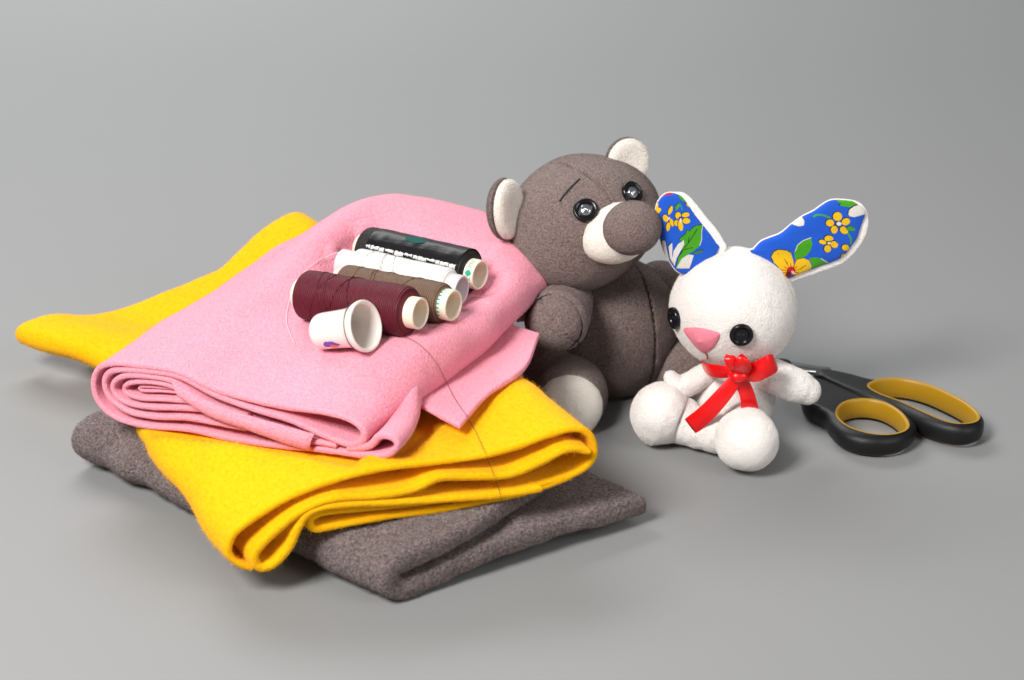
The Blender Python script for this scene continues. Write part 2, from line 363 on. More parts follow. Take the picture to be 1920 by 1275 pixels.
# --- yellow cloth
yA = WZ(480, 1066, 1.3); yB = WZ(1120, 905, 2.9); ypl = Plane(yA, yB)
yBL = WZ(66, 655, 1.0)[:2]; yBR = np.array([-10.2, 14.5])
def yclamp(G):
    d1 = (pB-pA)[:2]; d2 = np.array([6.9, 13.2]); Mx = np.linalg.inv(np.stack([d1, d2], 1)); q = (G[..., :2]-pA[:2])@Mx.T
    inn = np.where(q[..., 1] < 0.04, 1-sst(q[..., 0], .90, 1.03), 1)*sst(q[..., 0], -.10, .0)*sst(q[..., 1], -.15, -.03)*(1-sst(q[..., 0], 1.0, 1.15))
    lim = pA[2]+(pB[2]-pA[2])*np.clip(q[..., 0], 0, 1)-.56
    G[..., 2] = np.where(inn > 0, np.minimum(G[..., 2], lim*inn+(1-inn)*(lim+2.5)), G[..., 2]); return G
def yshift(G, Sg):
    return G
def yz(U, Sg, Z):
    lift = sst(Sg, 0.0, .35)*(1-sst(U, -.1, .35))*0.75
    k = 1-0.35*sst(Sg, .25, .8)
    z = (Z+lift)*k
    z = z+sst(Sg, .72, 1)*(sst(U, .5, 1)*2.1)-sst(Sg, .6, 1)*np.exp(-((U-.22)/.3)**2)*.9
    z = z+.5*np.exp(-(U/.18)**2-((Sg-.95)/.1)**2)
    return z+0.12*np.sin(Sg*11+U*5)*sst(Sg, .3, .6)
ytop = [(436, 1046), (430, 1032), (440, 1008), (478, 975), (540, 938), (620, 905), (700, 884), (800, 872), (880, 865), (960, 848), (1030, 820), (1075, 807), (1100, 812)]
ymid = [(1098, 826), (1050, 838), (1000, 868), (940, 886), (860, 885), (800, 895), (750, 918), (680, 920), (600, 933), (540, 965), (498, 1000), (478, 1030), (480, 1052), (500, 1056), (525, 1036), (545, 1000), (560, 975)]
youter = [(560, 938), (640, 906), (760, 888), (880, 876), (980, 856), (1050, 826), (1090, 815), (1113, 828), (1117, 852), (1098, 880), (1050, 902), (980, 922), (900, 936), (800, 946), (700, 958), (630, 966), (592, 978), (590, 993), (610, 995), (680, 980), (800, 966), (920, 950), (1040, 918)]
yG = []
ytop = [(476, 1066), (452, 1060), (433, 1044), (432, 1022), (446, 998), (490, 966), (550, 932), (630, 902), (720, 880), (820, 868), (900, 858), (970, 840), (1030, 818), (1075, 806), (1104, 813), (1117, 838), (1112, 866), (1080, 890), (1020, 909), (940, 925), (840, 938), (740, 950), (650, 958), (600, 966), (583, 980), (592, 994), (620, 990), (720, 972), (840, 956), (960, 931), (1030, 911), (1072, 894)]
ymid = [(1100, 842), (1060, 838), (1010, 862), (950, 886), (880, 890), (820, 892), (770, 914), (700, 926), (620, 932), (560, 956), (505, 1000), (474, 1036), (484, 1060), (512, 1052), (540, 1020), (556, 985), (580, 955), (640, 942), (740, 938), (860, 930), (950, 922), (1010, 911)]
for p_, T_, wb, a_, b_ in ((ytop, 0.30, .28, 0, 1), (ymid, 0.36, .12, -0.012, .9)):
    yG.append(thick(yclamp(cloth_part(p_, ypl, yBL, yBR, yz, T_, s0=a_, s1=b_, wob=wb, step=.16, side=1.1, side2=2.3)), T_))
V, F = join(yG)
V[:, 2] = np.maximum(V[:, 2], 0.02)
tag(mesh_obj('folded_cloth', V, F, M['yellow'], fz=(260000, .15, .009)), 'bright yellow fuzzy felt folded in layers between pink and grey cloths', 'cloth', 'folded fleece cloths piled up')

# --- pink cloth
pBL = np.array([-9.9, 9.0]); pBR = np.array([1.8, 3.2])
def pwarp(U, Sg): return Sg*(1+0.26*np.sin(np.pi*np.clip(U, 0, 1)**1.25)*sst(Sg, .5, 1))
def pz(U, Sg, Z):
    zb = 3.35+1.65*U
    k = 1+0.75*sst(Sg, 0, .8)*(.35+.65*sst(U, 0, .35))*np.clip(1-.35*U, .5, 1)
    z = zb*(1+.12*Sg)+(Z-zb)*k
    z = z+0.35*np.exp(-((U-.25)/.3)**2-((Sg-.25)/.16)**2)*0.5
    z = z+1.15*sst(Sg, .2, .7)*np.exp(-((U-.62)/.30)**2)*sst(Z-zb, .8, 2.0)
    z = z+(.34*vnoise(np.stack([U*4.2+3, Sg*3.2, U*0], -1), 1)+.16*vnoise(np.stack([U*7+9, Sg*6, U*0], -1), 1))*sst(Sg, .08, .4)*sst(Z-zb, .6, 1.6)
    z = z+.95*np.exp(-((U-.42)/.28)**2)*sst(Sg, .70, .86)*sst(Z-zb, .8, 2.0)
    # drop at the very back
    z = z-1.6*sst(Sg, .86, 1.0)**2
    return z
pathA = [(460, 806), (400, 795), (350, 786), (290, 784), (240, 774), (206, 750), (194, 724), (199, 704), (222, 696), (290, 700), (340, 711), (400, 742), (470, 768), (540, 789), (600, 816), (640, 832), (662, 836), (679, 826), (677, 806), (650, 787), (600, 774), (540, 766), (470, 752), (400, 732), (330, 700), (260, 688), (208, 684), (182, 694), (173, 722), (183, 756), (215, 784), (270, 800), (350, 807), (430, 824), (500, 835), (600, 845), (680, 855), (722, 855), (743, 838), (732, 822), (708, 821), (690, 838), (650, 843)]
pathB = [(630, 838), (600, 832), (560, 825), (470, 797), (410, 775), (350, 768), (285, 766), (238, 758), (214, 740), (210, 722), (226, 708), (262, 706), (318, 715), (350, 733), (400, 765), (460, 785)]
pathC = [(360, 755), (300, 751), (262, 749), (238, 740), (231, 729), (243, 720), (280, 719), (318, 726), (345, 740)]
pathD = [(345, 742), (300, 738), (264, 737), (255, 732), (266, 729), (320, 733)]
pink = []; tops = []
for p_, T_, wb, a_, b_ in ((pathA, 0.28, .14, 0, 1.0), (pathB, .26, .04, 0.0, .9), (pathC, .2, .0, 0.0, .5), (pathD, .14, .0, 0.01, .4)):
    G = cloth_part(p_, ppl, pBL, pBR, pz, T_, warp=pwarp, s0=a_, s1=b_, wob=wb, step=.13, depth_step=.25, low=(173, 722) if p_ is pathA else ((232, 752) if p_ is pathB else None))
    # the spools and the thimble press the cloth down; the cloth swells round them
    X = G[..., :2]; zt = G[..., 2].copy(); lim = np.full(zt.shape, 99.0)
    Zr = zt-np.repeat(zt[:, :1], zt.shape[1], 1)*0; P_ = catmull(p_, 14); Pz = np.array([ppl.uz(*q) for q in P_])
    Wq = resample(np.stack([Pz[:, 0]*ppl.len, Pz[:, 1]], 1), edge_ts(arcs(np.stack([Pz[:, 0]*ppl.len, Pz[:, 1]], 1))[-1], .13, T_))
    zmax = np.array([Wq[np.abs(Wq[:, 0]-q[0]) < .35, 1].max() for q in Wq]); upper = ((1-sst(zmax-Wq[:, 1], .12, .28))*(1 if p_ is pathA else 0))[:, None]
    for a, b_2, r, r2 in [(*v[:3], v[2]) for v in SPOOLS.values()]+[(TH[0], TH[1], .78, 1.08)]:
        ab = b_2-a; Lh = np.linalg.norm(ab[:2]); d = ab[:2]/Lh; q = (X-a[:2])@d; t = np.clip(q/Lh, 0.06, .94)
        foot = a+ab*t[..., None]; side = np.linalg.norm(X-foot[..., :2], axis=-1); rr = r+(r2-r)*t
        tgt = foot[..., 2]-rr-.02-T_/2+.20*side**2
        wgt = np.exp(-(np.maximum(0, side-rr*.45)/1.05)**2)*upper
        G[..., 2] = G[..., 2]*(1-wgt)+np.minimum(tgt, foot[..., 2]+.3)*wgt
        lim = np.minimum(lim, np.where(side < rr*1.3, tgt-(1-upper)*.35, 99))
    G[..., 2] = np.minimum(G[..., 2], lim)
    zz = G[..., 2].copy()
    for _ in range(30 if p_ is pathA else 0):
        a_z = zz.copy(); a_z[1:-1, 1:-1] = .5*zz[1:-1, 1:-1]+.125*(zz[2:, 1:-1]+zz[:-2, 1:-1]+zz[1:-1, 2:]+zz[1:-1, :-2])
        km = upper*(sst(np.arange(zz.shape[1]), 6, 16))[None]; zz = zz*(1-km)+a_z*km
    G[..., 2] = np.minimum(zz, lim+.06)
    pink.append(thick(G, T_))
# tongue of cloth between the layers on the front edge
ua = catmull([(325, 712), (400, 752), (470, 777), (540, 797), (592, 812)], 10); ub = catmull([(345, 742), (400, 778), (470, 803), (540, 828), (586, 842)], 10)
ua = resample(ua, np.linspace(0, 1, 60)); ub = resample(ub, np.linspace(0, 1, 60)); rows = []
for t in np.concatenate([[0, .02, .05, .1], np.linspace(.15, .85, 8), [.9, .95, .98, 1]]):
    r = []
    for a, b_ in zip(ua, ub):
        p = a*(1-t)+b_*t; q = WPL(p[0], p[1], [*ppl.A[:2], 0], ppl.n); r.append(q-ppl.n*(0.10+.16*math.sin(math.pi*t)))
    rows.append(r)
pink.append(thick(np.array(rows).transpose(1, 0, 2), .2))
# flap lying out over the yellow cloth
def patch(rows, T, nz, step=.25):
    R = [catmull([WZ(*p) for p in r], 12) for r in rows]
    L = max(arcs(r)[-1] for r in R); ts = edge_ts(L, step, T); R = np.array([resample(r, ts) for r in R])
    cols = []
    for i in range(len(ts)):
        c = catmull(R[:, i], 12); Lc = arcs(c)[-1]
        cols.append(c)
    Lc = max(arcs(c)[-1] for c in cols); tt = edge_ts(Lc, step, T)
    return np.array([resample(c, tt) for c in cols])
flap = [[(735, 742, 5.5), (790, 764, 5.55), (862, 802, 5.45)],
        [(780, 690, 5.5), (850, 715, 5.55), (915, 742, 5.7)],
        [(840, 625, 5.5), (910, 650, 5.5), (984, 692, 5.8)],
        [(900, 570, 5.4), (960, 610, 5.6), (1012, 628, 5.7)]]
pink.append(thick(patch(flap, .26, 20), .26))
V, F = join(pink)
pink_o = tag(mesh_obj('folded_cloth', V, F, M['pink'], fz=(300000, .07, .009)), 'pink fleece folded many times, top of the pile under the spools', 'cloth', 'folded fleece cloths piled up')

# ---------------------------------------------------------------- spools
def local(a, b):
    R = frame(b-a); m = Matrix([[*R[0], a[0]], [*R[1], a[1]], [*R[2], a[2]], [0, 0, 0, 1]]); return m, R, np.linalg.norm(b-a)
def text_mesh(txt, size):
    cu = bpy.data.curves.new('t', 'FONT'); cu.body = txt; cu.size = size; cu.align_x = 'CENTER'; cu.align_y = 'CENTER'; cu.resolution_u = 3
    ob = bpy.data.objects.new('t', cu); C.objects.link(ob); dg = bpy.context.evaluated_depsgraph_get(); me = bpy.data.meshes.new_from_object(ob.evaluated_get(dg))
    V = np.array([v.co[:] for v in me.vertices]); F = [list(p.vertices) for p in me.polygons]
    bpy.data.objects.remove(ob); bpy.data.meshes.remove(me)
    T = []
    for f in F:
        for k in range(1, len(f)-1): T.append([f[0], f[k], f[k+1]])
    return V, np.array(T)
def spool(key, tmat, cmat, label, shoulder=0.35, c0=0.32, c1=0.5, r2=None):
    a, b, r, rc = SPOOLS[key]; m, R, L = local(a, b)
    rt = root('thread_spool', None, label, 'thread spool', 'spools lying on the pink cloth', mat=m)
    z0, z1 = c0, L-c1; sh = shoulder; pf = [(rc, z0)]
    for t in np.linspace(0, math.pi/2, 8): pf.append((r-sh*.6+sh*.6*math.sin(t), z0+sh*.6-sh*.6*math.cos(t)))
    pf += [(r*(1+.012*math.sin(q*9)+.006*math.sin(q*31)), z0+sh*.6+q*(z1-z0-sh*1.4)) for q in np.linspace(.03, .97, 60)]
    for t in np.linspace(0, math.pi/2, 8): pf.append((r-sh*.8+sh*.8*math.cos(t), z1-sh*.8+sh*.8*math.sin(t)))
    pf.append((rc, z1+.02))
    V, F = lathe(pf, 96); hl = [(V, [F])]
    for k in range(7):                       # crossing windings that lie proud of the rest
        a0 = random.uniform(0, 6.28); q0 = random.uniform(z0+sh, z1-sh-1.6); ln = random.uniform(.6, 1.6)*random.choice([-1, 1, 1]); tt = np.linspace(0, 1, 40); turns = random.uniform(2.5, 4.5)
        q0 = q0+(abs(ln) if ln < 0 else 0); H = np.stack([(r+.016)*np.cos(a0+turns*tt), (r+.016)*np.sin(a0+turns*tt), np.clip(q0+ln*tt, z0+sh, z1-sh)], 1)
        v_, f_ = tube(H, [.016, .016], 6, True, seg=1); hl.append((v_, f_))
    V, F = join(hl)
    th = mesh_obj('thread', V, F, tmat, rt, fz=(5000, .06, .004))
    ri = rc-.10; pc = [(ri, 0.03), (ri+.02, 0), (rc-.03, 0), (rc, .03), (rc, L*.5), (rc, L-.03), (rc-.03, L), (ri+.02, L), (ri, L-.03), (ri, L*.5), (ri, 0.03)]
    V, F = lathe(pc, 72); core = mesh_obj('core_tube', V, F, cmat, rt)
    return rt, core, m, R, L
# local x,y basis: find the angle that faces the camera / up
def facing(R, a, v=(0, -.91, .41)):
    q = np.array(v)@R; return math.atan2(q[1], q[0])
sp = {}
sp['maroon'] = spool('maroon', M['t_maroon'], M['tube'], 'dark maroon thread spool right behind the white thimble')
sp['brown'] = spool('brown', M['t_brown'], M['tube'], 'brown thread spool between the maroon and the white spool', c1=.42)
sp['white'] = spool('white', M['t_white'], M['tube_white'], 'white thread spool on a pale plastic tube', c0=.75, c1=.5)
sp['black'] = spool('black', M['t_black'], M['tube'], 'black thread spool in torn plastic film, rearmost of the spools', c1=.5)
def wrap_text(core, R, a, txt, size, zc, ang, rad, flipd=1, mt='teal'):
    V, T = text_mesh(txt, size)
    th = ang+flipd*V[:, 0]/rad; W = np.stack([(rad+.006)*np.cos(th), (rad+.006)*np.sin(th), zc+flipd*V[:, 1]], 1)
    mesh_obj('printed_mark', W, T, M[mt], core, smooth=False)
def wrap_poly(core, pts, zc, ang, rad, mt='teal', name='printed_mark'):
    P = ccat(np.array(pts, float), 4); c = P.mean(0); V = [c]+list(P); V = np.array(V); n = len(P); T = np.array([[0, 1+i, 1+(i+1) % n] for i in range(n)])
    th = ang+V[:, 0]/rad; W = np.stack([(rad+.006)*np.cos(th), (rad+.006)*np.sin(th), zc+V[:, 1]], 1)
    return mesh_obj(name, W, T, M[mt], core, smooth=False)
rt, core, m, R, L = sp['black']; fa = facing(R, 0)
wrap_text(core, R, 0, 'non', .32, L-.24, fa-.55, .66)
wrap_text(core, R, 0, 'TA', .32, L-.24, fa+.65, .66)
wrap_poly(core, [(-.15, 0), (0, .16), (.15, 0), (0, -.16)], L-.24, fa+.08, .66)
rt, core, m, R, L = sp['brown']; fa = facing(R, 0)
for k in range(9): wrap_poly(core, [(-.05, -.07), (.0, .05+.03*(k % 2)), (.05, -.07)], L-.35, fa+.9-k*.27, .66)
rt, core, m, R, L = sp['white']; fa = facing(R, 0)
wrap_text(core, R, 0, '3', .34, .35, fa+.45, .72)
# film round the black spool
rt, core, m, R, L = sp['black']; r = SPOOLS['black'][2]; fa = facing(R, 0)
za, zb_ = 1.0, L-.62
nz = 60; na = 120; zs = np.linspace(za, zb_, nz); an = np.linspace(fa+.05, fa-3.8, na)
A_, Z_ = np.meshgrid(an, zs, indexing='ij'); rag = .10*np.abs(vnoise(np.stack([Z_*3, Z_*0, Z_*0], 2), 1)); A2 = A_+rag*sst(A_, fa-.3, fa+.05)
rr = r+.035+.012*vnoise(np.stack([A_*2, Z_*2, A_*0], 2), 1.5)
G = np.stack([rr*np.cos(A2), rr*np.sin(A2), Z_], 2)
V, F = thick(G, .015); film = mesh_obj('plastic_film', V, F, M['film'], rt)
film['label'] = 'dark glossy plastic film torn along its lower edge'
tt = np.array([[rr_, zz] for rr_, zz in [(-.5, -.3), (-.3, -.62), (.1, -.7), (.5, -.5), (.6, .1), (.3, .6), (-.2, .55), (-.55, .2)]])
G = []
for t in np.linspace(0, 1, 12):
    G.append([[(r+.062)*math.cos(fa-.95+(x*.42*t)), (r+.062)*math.sin(fa-.95+(x*.42*t)), L*.5+y*.8*t] for x, y in ccat(tt, 6)])
mesh_obj('printed_mark', np.array(G).reshape(-1, 3), grid_faces(12, len(G[0]), wrap_j=True), M['film_teal'], film)
parts = []
z = za+.05
while z < zb_-.15:
    wd = random.uniform(.14, .5); z2 = min(z+wd, zb_-.05); n = 8; zz = np.linspace(z, z2, n); h0 = fa-.10; hh = random.uniform(.05, .13)
    top = h0+hh+np.array([random.uniform(-.03, .03) for _ in range(n)]); bot = h0-.04+np.array([random.uniform(-.03, .02) for _ in range(n)])
    g = []
    for k in range(n):
        g.append([[(r+.07+.03*math.sin(3.14*t)+random.uniform(-.008, .008))*math.cos(bot[k]+(top[k]-bot[k])*t), (r+.07+.03*math.sin(3.14*t))*math.sin(bot[k]+(top[k]-bot[k])*t), zz[k]] for t in np.linspace(0, 1, 5)])
    parts.append(thick(np.array(g), .012)); z = z2+random.choice([.015, .02, .03, .06])
V, F = join(parts); mesh_obj('torn_edge', V, F, M['film_clear'], film)
# loose thread ends
from mathutils.bvhtree import BVHTree
dg = bpy.context.evaluated_depsgraph_get()
BV = [BVHTree.FromObject(o_, dg) for o_ in C.objects if o_.type == 'MESH' and o_.name.startswith('folded_cloth')]
def surf(px, py, lift=.03):
    d = Vector(ray(px, py)).normalized(); best = None
    for bv in BV:
        h = bv.ray_cast(Vector(CAM), d)
        if h[0] is not None and (best is None or h[3] < best[3]): best = h
    if best is None: return WZ(px, py, .05)
    return np.array(best[0])-np.array(d)*lift*2+np.array([0, 0, lift])
def loose(pts, rad, mt, parent, label):
    air = [p for p in pts if len(p) == 3]; on = [p for p in pts if len(p) == 2]
    Q = catmull(np.array(on, float), 5); P = [WZ(*p) for p in air]+[surf(*p, lift=.045) for p in Q]; V, F = tube(P, [rad]*2, 6, True, seg=3)
    o = mesh_obj('loose_thread', V, F, mt, None); o.parent = parent; o.matrix_parent_inverse = sp_inv[parent.name]; return o
bpy.context.view_layer.update(); sp_inv = {v[0].name: v[2].inverted() for v in sp.values()}
M['fib_white'] = mat('white_fibre', (.8, .76, .74), .6); M['fib_brown'] = mat('brown_fibre', (.13, .07, .04), .6)
loose([(664, 470, 8.7), (630, 474, 8.3), (598, 489), (572, 510), (550, 545), (539, 580), (537, 605), (543, 625), (552, 646)], .011, M['fib_white'], sp['white'][0], '')
loose([(752, 632), (775, 640), (800, 660), (822, 688), (838, 720), (852, 748), (880, 790), (898, 825), (916, 868), (932, 910), (942, 945), (950, 970), (958, 986)], .010, M['fib_brown'], sp['brown'][0], '')

# ---------------------------------------------------------------- thimble
m, R, L = local(TH[0], TH[1])
t_ = root('thimble', None, 'white porcelain thimble with a small purple flower, lying on its side', 'thimble', mat=m)
prof = [(0.02, -.02), (.45, -.01), (.66, .05), (.80, .2), (.845, .42), (.86, .8), (.875, 1.2), (.90, 1.6), (.96, 1.95), (1.05, L-.42), (1.13, L-.26), (1.17, L-.16), (1.19, L-.06), (1.16, L+.01), (1.08, L+.02), (1.0, L-.06), (.93, L-.25), (.84, L-.6), (.77, 1.6), (.73, .9), (.69, .4), (.5, .2), (.02, .18)]
P = catmull(np.array(prof), 6); P[:, 0] *= .90; V, F = lathe(P, 96); body = mesh_obj('body', V, F, M['porcelain'], t_)
zl = L-.33; rl = .996; V, F = lathe([(rl-.02, zl-.022), (rl+.008, zl-.018), (rl+.02, zl+.018), (rl-.02, zl+.022)], 96); mesh_obj('rim_line', V, F, M['goldline'], t_)
fa = facing(R, 0)
def rad_at(z): return np.interp(z, [q[1] for q in prof[:13]], [q[0] for q in prof[:13]])
for pts, mt in (([(-.16, -.05), (-.05, -.22), (.12, -.22), (.16, -.02), (.08, .1), (-.1, .1)], 'purple'), ([(-.14, .1), (-.12, .28), (-.02, .44), (.1, .58), (.1, .4), (.0, .14)], 'purple'), ([(.02, .08), (.1, .3), (.16, .46), (.26, .3), (.24, .05)], 'orange')):
    wrap_poly(body, pts, .95, fa+.80, .806, mt, 'painted_petal')

# ---------------------------------------------------------------- teddy bear
bear = root('teddy_bear', (4.8, 5.5, 0), 'seated grey fleece teddy bear with cream muzzle and button eyes', 'teddy bear')
FZB = (90000, .07, .012)
def part(name, VF, mt, parent, fz=None, label=None):
    V, F = VF; o = mesh_obj(name, V, F, M[mt], parent, fz=fz)
    if label: o['label'] = label
    return o
hc = WY(1092, 412, 5.2)
roll = math.radians(-17); Fh = nrm([.60, -.78, -.05]); Lh = nrm(np.cross([0, 0, 1], Fh)); Uh = np.cross(Fh, Lh)
# Lh: towards screen right/back ; tilt it upwards
Lh = Lh if Lh[0] > 0 else -Lh
Lh2 = nrm(Lh*math.cos(-roll)+np.array([0, 0, 1])*math.sin(-roll)); Uh2 = nrm(np.cross(Lh2, Fh)); Uh2 = Uh2 if Uh2[2] > 0 else -Uh2; Fh2 = nrm(np.cross(Lh2, Uh2)); Fh2 = Fh2 if Fh2[1] < 0 else -Fh2
RH = np.stack([Lh2, Fh2, Uh2], 1)
head = Ell(hc, (3.66, 3.4, 2.78), RH)
ho = part('head', head.mesh(bumps=[(Lh2*.75-Uh2*.6-Fh2*.1, .22, .3), (-Lh2*.75-Uh2*.6+Fh2*.1, .22, .3)], seams=[(Lh2, 0.15, .13, .055)], amp=.10, ns=.45), 'bear', bear, (144000, .07, .012))
torso = Ell(WY(1146, 632, 5.9)+np.array([0, 0, .45]), (3.25, 2.9, 3.55))
part('torso', torso.mesh(seams=[(nrm([.93, .36, .0]), 0.95, .13, .055)], amp=.10, ns=.5), 'bear', bear, (120000, .07, .012)); tor = C.objects[-1]
def stitches(e, m_, d0, a0, a1, n, parent, lift=-.03, rad=.022):
    m_ = nrm(m_); u = nrm(np.cross(m_, [0, 0, 1])); v = np.cross(m_, u); P = []
    for t in np.linspace(a0, a1, n*2+1):
        lo, hi = 0., 8.; dv = u*math.cos(t)+v*math.sin(t); base = e.c+m_*d0
        for _ in range(30):
            mid = (lo+hi)/2; q = ((base+dv*mid-e.c)@e.R)/e.r
            if q@q < 1: lo = mid
            else: hi = mid
        P.append(base+dv*(lo+lift))
    P = np.array(P); cen = e.c; Q = []
    for k in range(len(P)):
        dn = nrm(P[k]-cen); Q.append(P[k]+dn*(.02 if k % 2 else -.10))
    parts = [tube(Q, [rad, rad], 6, True, seg=4)]
    V, F = join(parts); o = mesh_obj('seam_stitching', V, F, M['thread_black'], parent); return o
# muzzle and nose
mc, mn = head.hit(1161, 438)
mz = Ell(mc-np.array(mn)*.25, (1.72, 1.5, 1.26), RH)
fx = nrm(np.cross([.93, .36, 0], [0, 0, 1])); sg = -1 if fx[1] > 0 else 1
stitches(torso, [.93, .36, 0], 0.95, (math.pi if sg < 0 else 0)-1.15, (math.pi if sg < 0 else 0)+1.15, 22, tor)
part('muzzle', mz.mesh(amp=.04), 'cream', ho, (30000, .06, .012))
nc = WPL(1184, 427, mc+Fh2*.85, Fh2)
nz_ = Ell(WY(1185, 427, mc[1]-.85), (1.33, 1.3, 1.16), RH)
part('nose', nz_.mesh(amp=.05, seams=[(Uh2, -.55, .04, .05)]), 'bear', ho, (30000, .07, .012))
# ears
def ear(px, py, y, n, rw, rh, th, tilt):
    c = WY(px, py, y); R = frame(n); a = math.radians(tilt); R = R@np.array([[math.cos(a), -math.sin(a), 0], [math.sin(a), math.cos(a), 0], [0, 0, 1]])
    e = Ell(c, (rw, rh, th), R); U, F = sph(70, 120); V = (U*e.r)
    V[:, 2] = np.where(U[:, 2] > 0, V[:, 2]*.35-.12*(1-(U[:, 0]**2+U[:, 1]**2)), V[:, 2])
    eo = part('ear', (xf(V, R, c), F), 'bear', ho, (22000, .06, .012))
    V2 = U*np.array([rw*.97, rh*.97, th*.75]); V2[:, 2] = np.where(U[:, 2] > 0, V2[:, 2]*1.5-.34*(1-(U[:, 0]**2+U[:, 1]**2))**1.5, V2[:, 2]*.2)
    part('inner_ear', (xf(V2, R, c+R[:, 2]*.16), F), 'cream', eo, (14000, .06, .012))
ear(946, 392, 3.7, (.86, -.50, .10), 1.22, 1.42, .55, 8)
ear(1175, 303, 6.5, (.34, -.92, .16), 1.05, 1.12, .5, -10)
# eyes
def button(p, n, r, parent, name='eye', snap=False, sink=.03, holes=True):
    R = frame(n); pf = [(.001, .10), (r*.5, .10), (r*.58, .12), (r*.66, .17), (r*.85, .21), (r*.96, .17), (r, .10), (r*.97, .02), (r*.8, -.04), (.001, -.04)]
    V, F = lathe(catmull(np.array(pf), 5), 56); eo = mesh_obj(name, xf(V, R, p-n*sink), F, M['black'], parent)
    if snap:
        V, F = lathe([(.001, .30), (r*.14, .285), (r*.2, .24), (r*.24, .25), (r*.40, .215), (r*.50, .16), (r*.53, .1)], 40)
        mesh_obj('snap_cap', xf(V, R, p-n*sink), F, M['snap'], eo)
    else:
        for sx, sy in ((-.18, 0), (.18, 0)):
            V, F = lathe([(.001, .112), (r*.09, .112), (r*.12, .108), (r*.13, .10)], 20); V = V+np.array([sx*r, sy*r, 0]); mesh_obj('button_hole', xf(V, R, p-n*sink), F, M['thread_black'], eo)
    return eo
p, n = head.hit(1098, 395); button(p, n, .56, ho, snap=True)
p, n = head.hit(1184, 362); button(p, nrm(n+Fh2*.3), .55, ho, snap=True)
pts = [head.hit(1050, 378)[0], head.hit(1066, 358)[0], head.hit(1087, 337)[0]]; nn = head.hit(1066, 358)[1]
part('eyebrow', tube([q+nn*.07 for q in pts], [.035, .035], 8), 'thread_black', ho)
# arms
def limb(name, pts, rad, mt, parent, fz, amp=.05, seam=None):
    V, F = tube(pts, rad, 120, True, amp, seg=22)
    if seam is not None:
        c, m_, d0 = seam; q = np.abs((V-np.array(c))@np.array(nrm(m_))-d0); cen = np.mean(pts, 0); V = V-nrm(V-cen)*(.12*np.exp(-(q/.055)**2))[:, None]
    return part(name, (V, F), mt, parent, fz)
ac = WY(1043, 603, 1.2)
limb('arm', [WY(1085, 560, 4.4), WY(1068, 568, 3.6), WY(1050, 588, 2.2), ac, WY(1041, 606, 1.0)], [.8, 1.15, 1.42, 1.46, 1.25], 'bear', bear, (44000, .07, .012), .05, seam=(ac, (.75, .1, .62), .12))
limb('arm', [WY(1200, 540, 6.6), WY(1240, 535, 7.2), WY(1266, 580, 7.2), WY(1278, 630, 6.5)], [.8, 1.2, 1.3, 1.15], 'bear', bear, (40000, .07, .012), .05)
fc = WY(1066, 748, 1.9)
fn = nrm([-.22, -.96, .12])
lg = limb('leg', [WY(1050, 692, 5.0), WY(1056, 722, 3.6), fc+np.array([.15, .7, 0]), fc+fn*.15], [1.8, 1.6, 1.66, 1.72], 'bear', bear, (60000, .07, .012), .05)
sm = nrm([.06, -.95, .10]); pc_ = Ell(fc+fn*.15+sm*.85, (1.50, 1.50, .98), frame(sm))
part('sole', pc_.mesh(amp=.03), 'cream', lg, (26000, .06, .012))
limb('leg', [WY(1215, 700, 5.6), WY(1260, 690, 5.2), WY(1290, 690, 4.6)], [1.2, 1.35, 1.4], 'bear', bear, (44000, .07, .012), .05)

# ---------------------------------------------------------------- toy rabbit
rab = root('toy_rabbit', (10.1, 0.6, 0), 'small seated white toy rabbit with a red bow and flowered ears', 'toy rabbit')
rc_ = WY(1376, 577, 1.0); Fr = nrm([-.50, -.82, -.26]); RR = frame(Fr)
rh = Ell(rc_, (2.86, 2.72, 2.72), RR)
rho = part('head', rh.mesh(seams=[(nrm([-.80, -.60, .02]), -1.50, .13, .06), (nrm([-.80, -.60, .02]), -2.0, .07, .10)], amp=.07, ns=.5), 'white', rab, (170000, .065, .0065))
rt_ = Ell(WY(1376, 748, 1.0)+np.array([0, 0, .15]), (1.86, 1.7, 2.1))
part('torso', rt_.mesh(amp=.07, ns=.8), 'white', rab, (44000, .06, .011))
limb('arm', [WY(1415, 700, .3), WY(1450, 706, -.1), WY(1490, 722, -.3), WY(1513, 733, -.3)], [.60, .78, .74, .62], 'white', rab, (40000, .10, .007), .05)
limb('arm', [WY(1325, 700, .4), WY(1300, 715, .2), WY(1275, 724, .2), WY(1258, 708, .3)], [.5, .52, .5, .34], 'white', rab, (16000, .08, .013), .05)
f1 = WZ(1243, 777, 1.45)
limb('leg', [WZ(1345, 812, 1.0), WZ(1300, 800, 1.05), WZ(1275, 790, 1.15), f1], [.9, .9, 1.05, 1.47], 'white', rab, (90000, .11, .008), .10)
f2 = WZ(1400, 826, 1.40)
limb('leg', [WZ(1395, 790, 1.1)+np.array([0, 1.5, 0]), f2+np.array([0, .9, -.1]), f2+np.array([0, .25, 0]), f2+np.array([.0, -.15, .03])], [.9, 1.15, 1.34, 1.32], 'white', rab, (90000, .11, .008), .10)
p, n = rh.hit(1390, 627); button(p, n, .52, rho)
p, n = rh.hit(1266, 596); button(p, nrm(n+np.array([0, -.05, 0])), .50, rho)
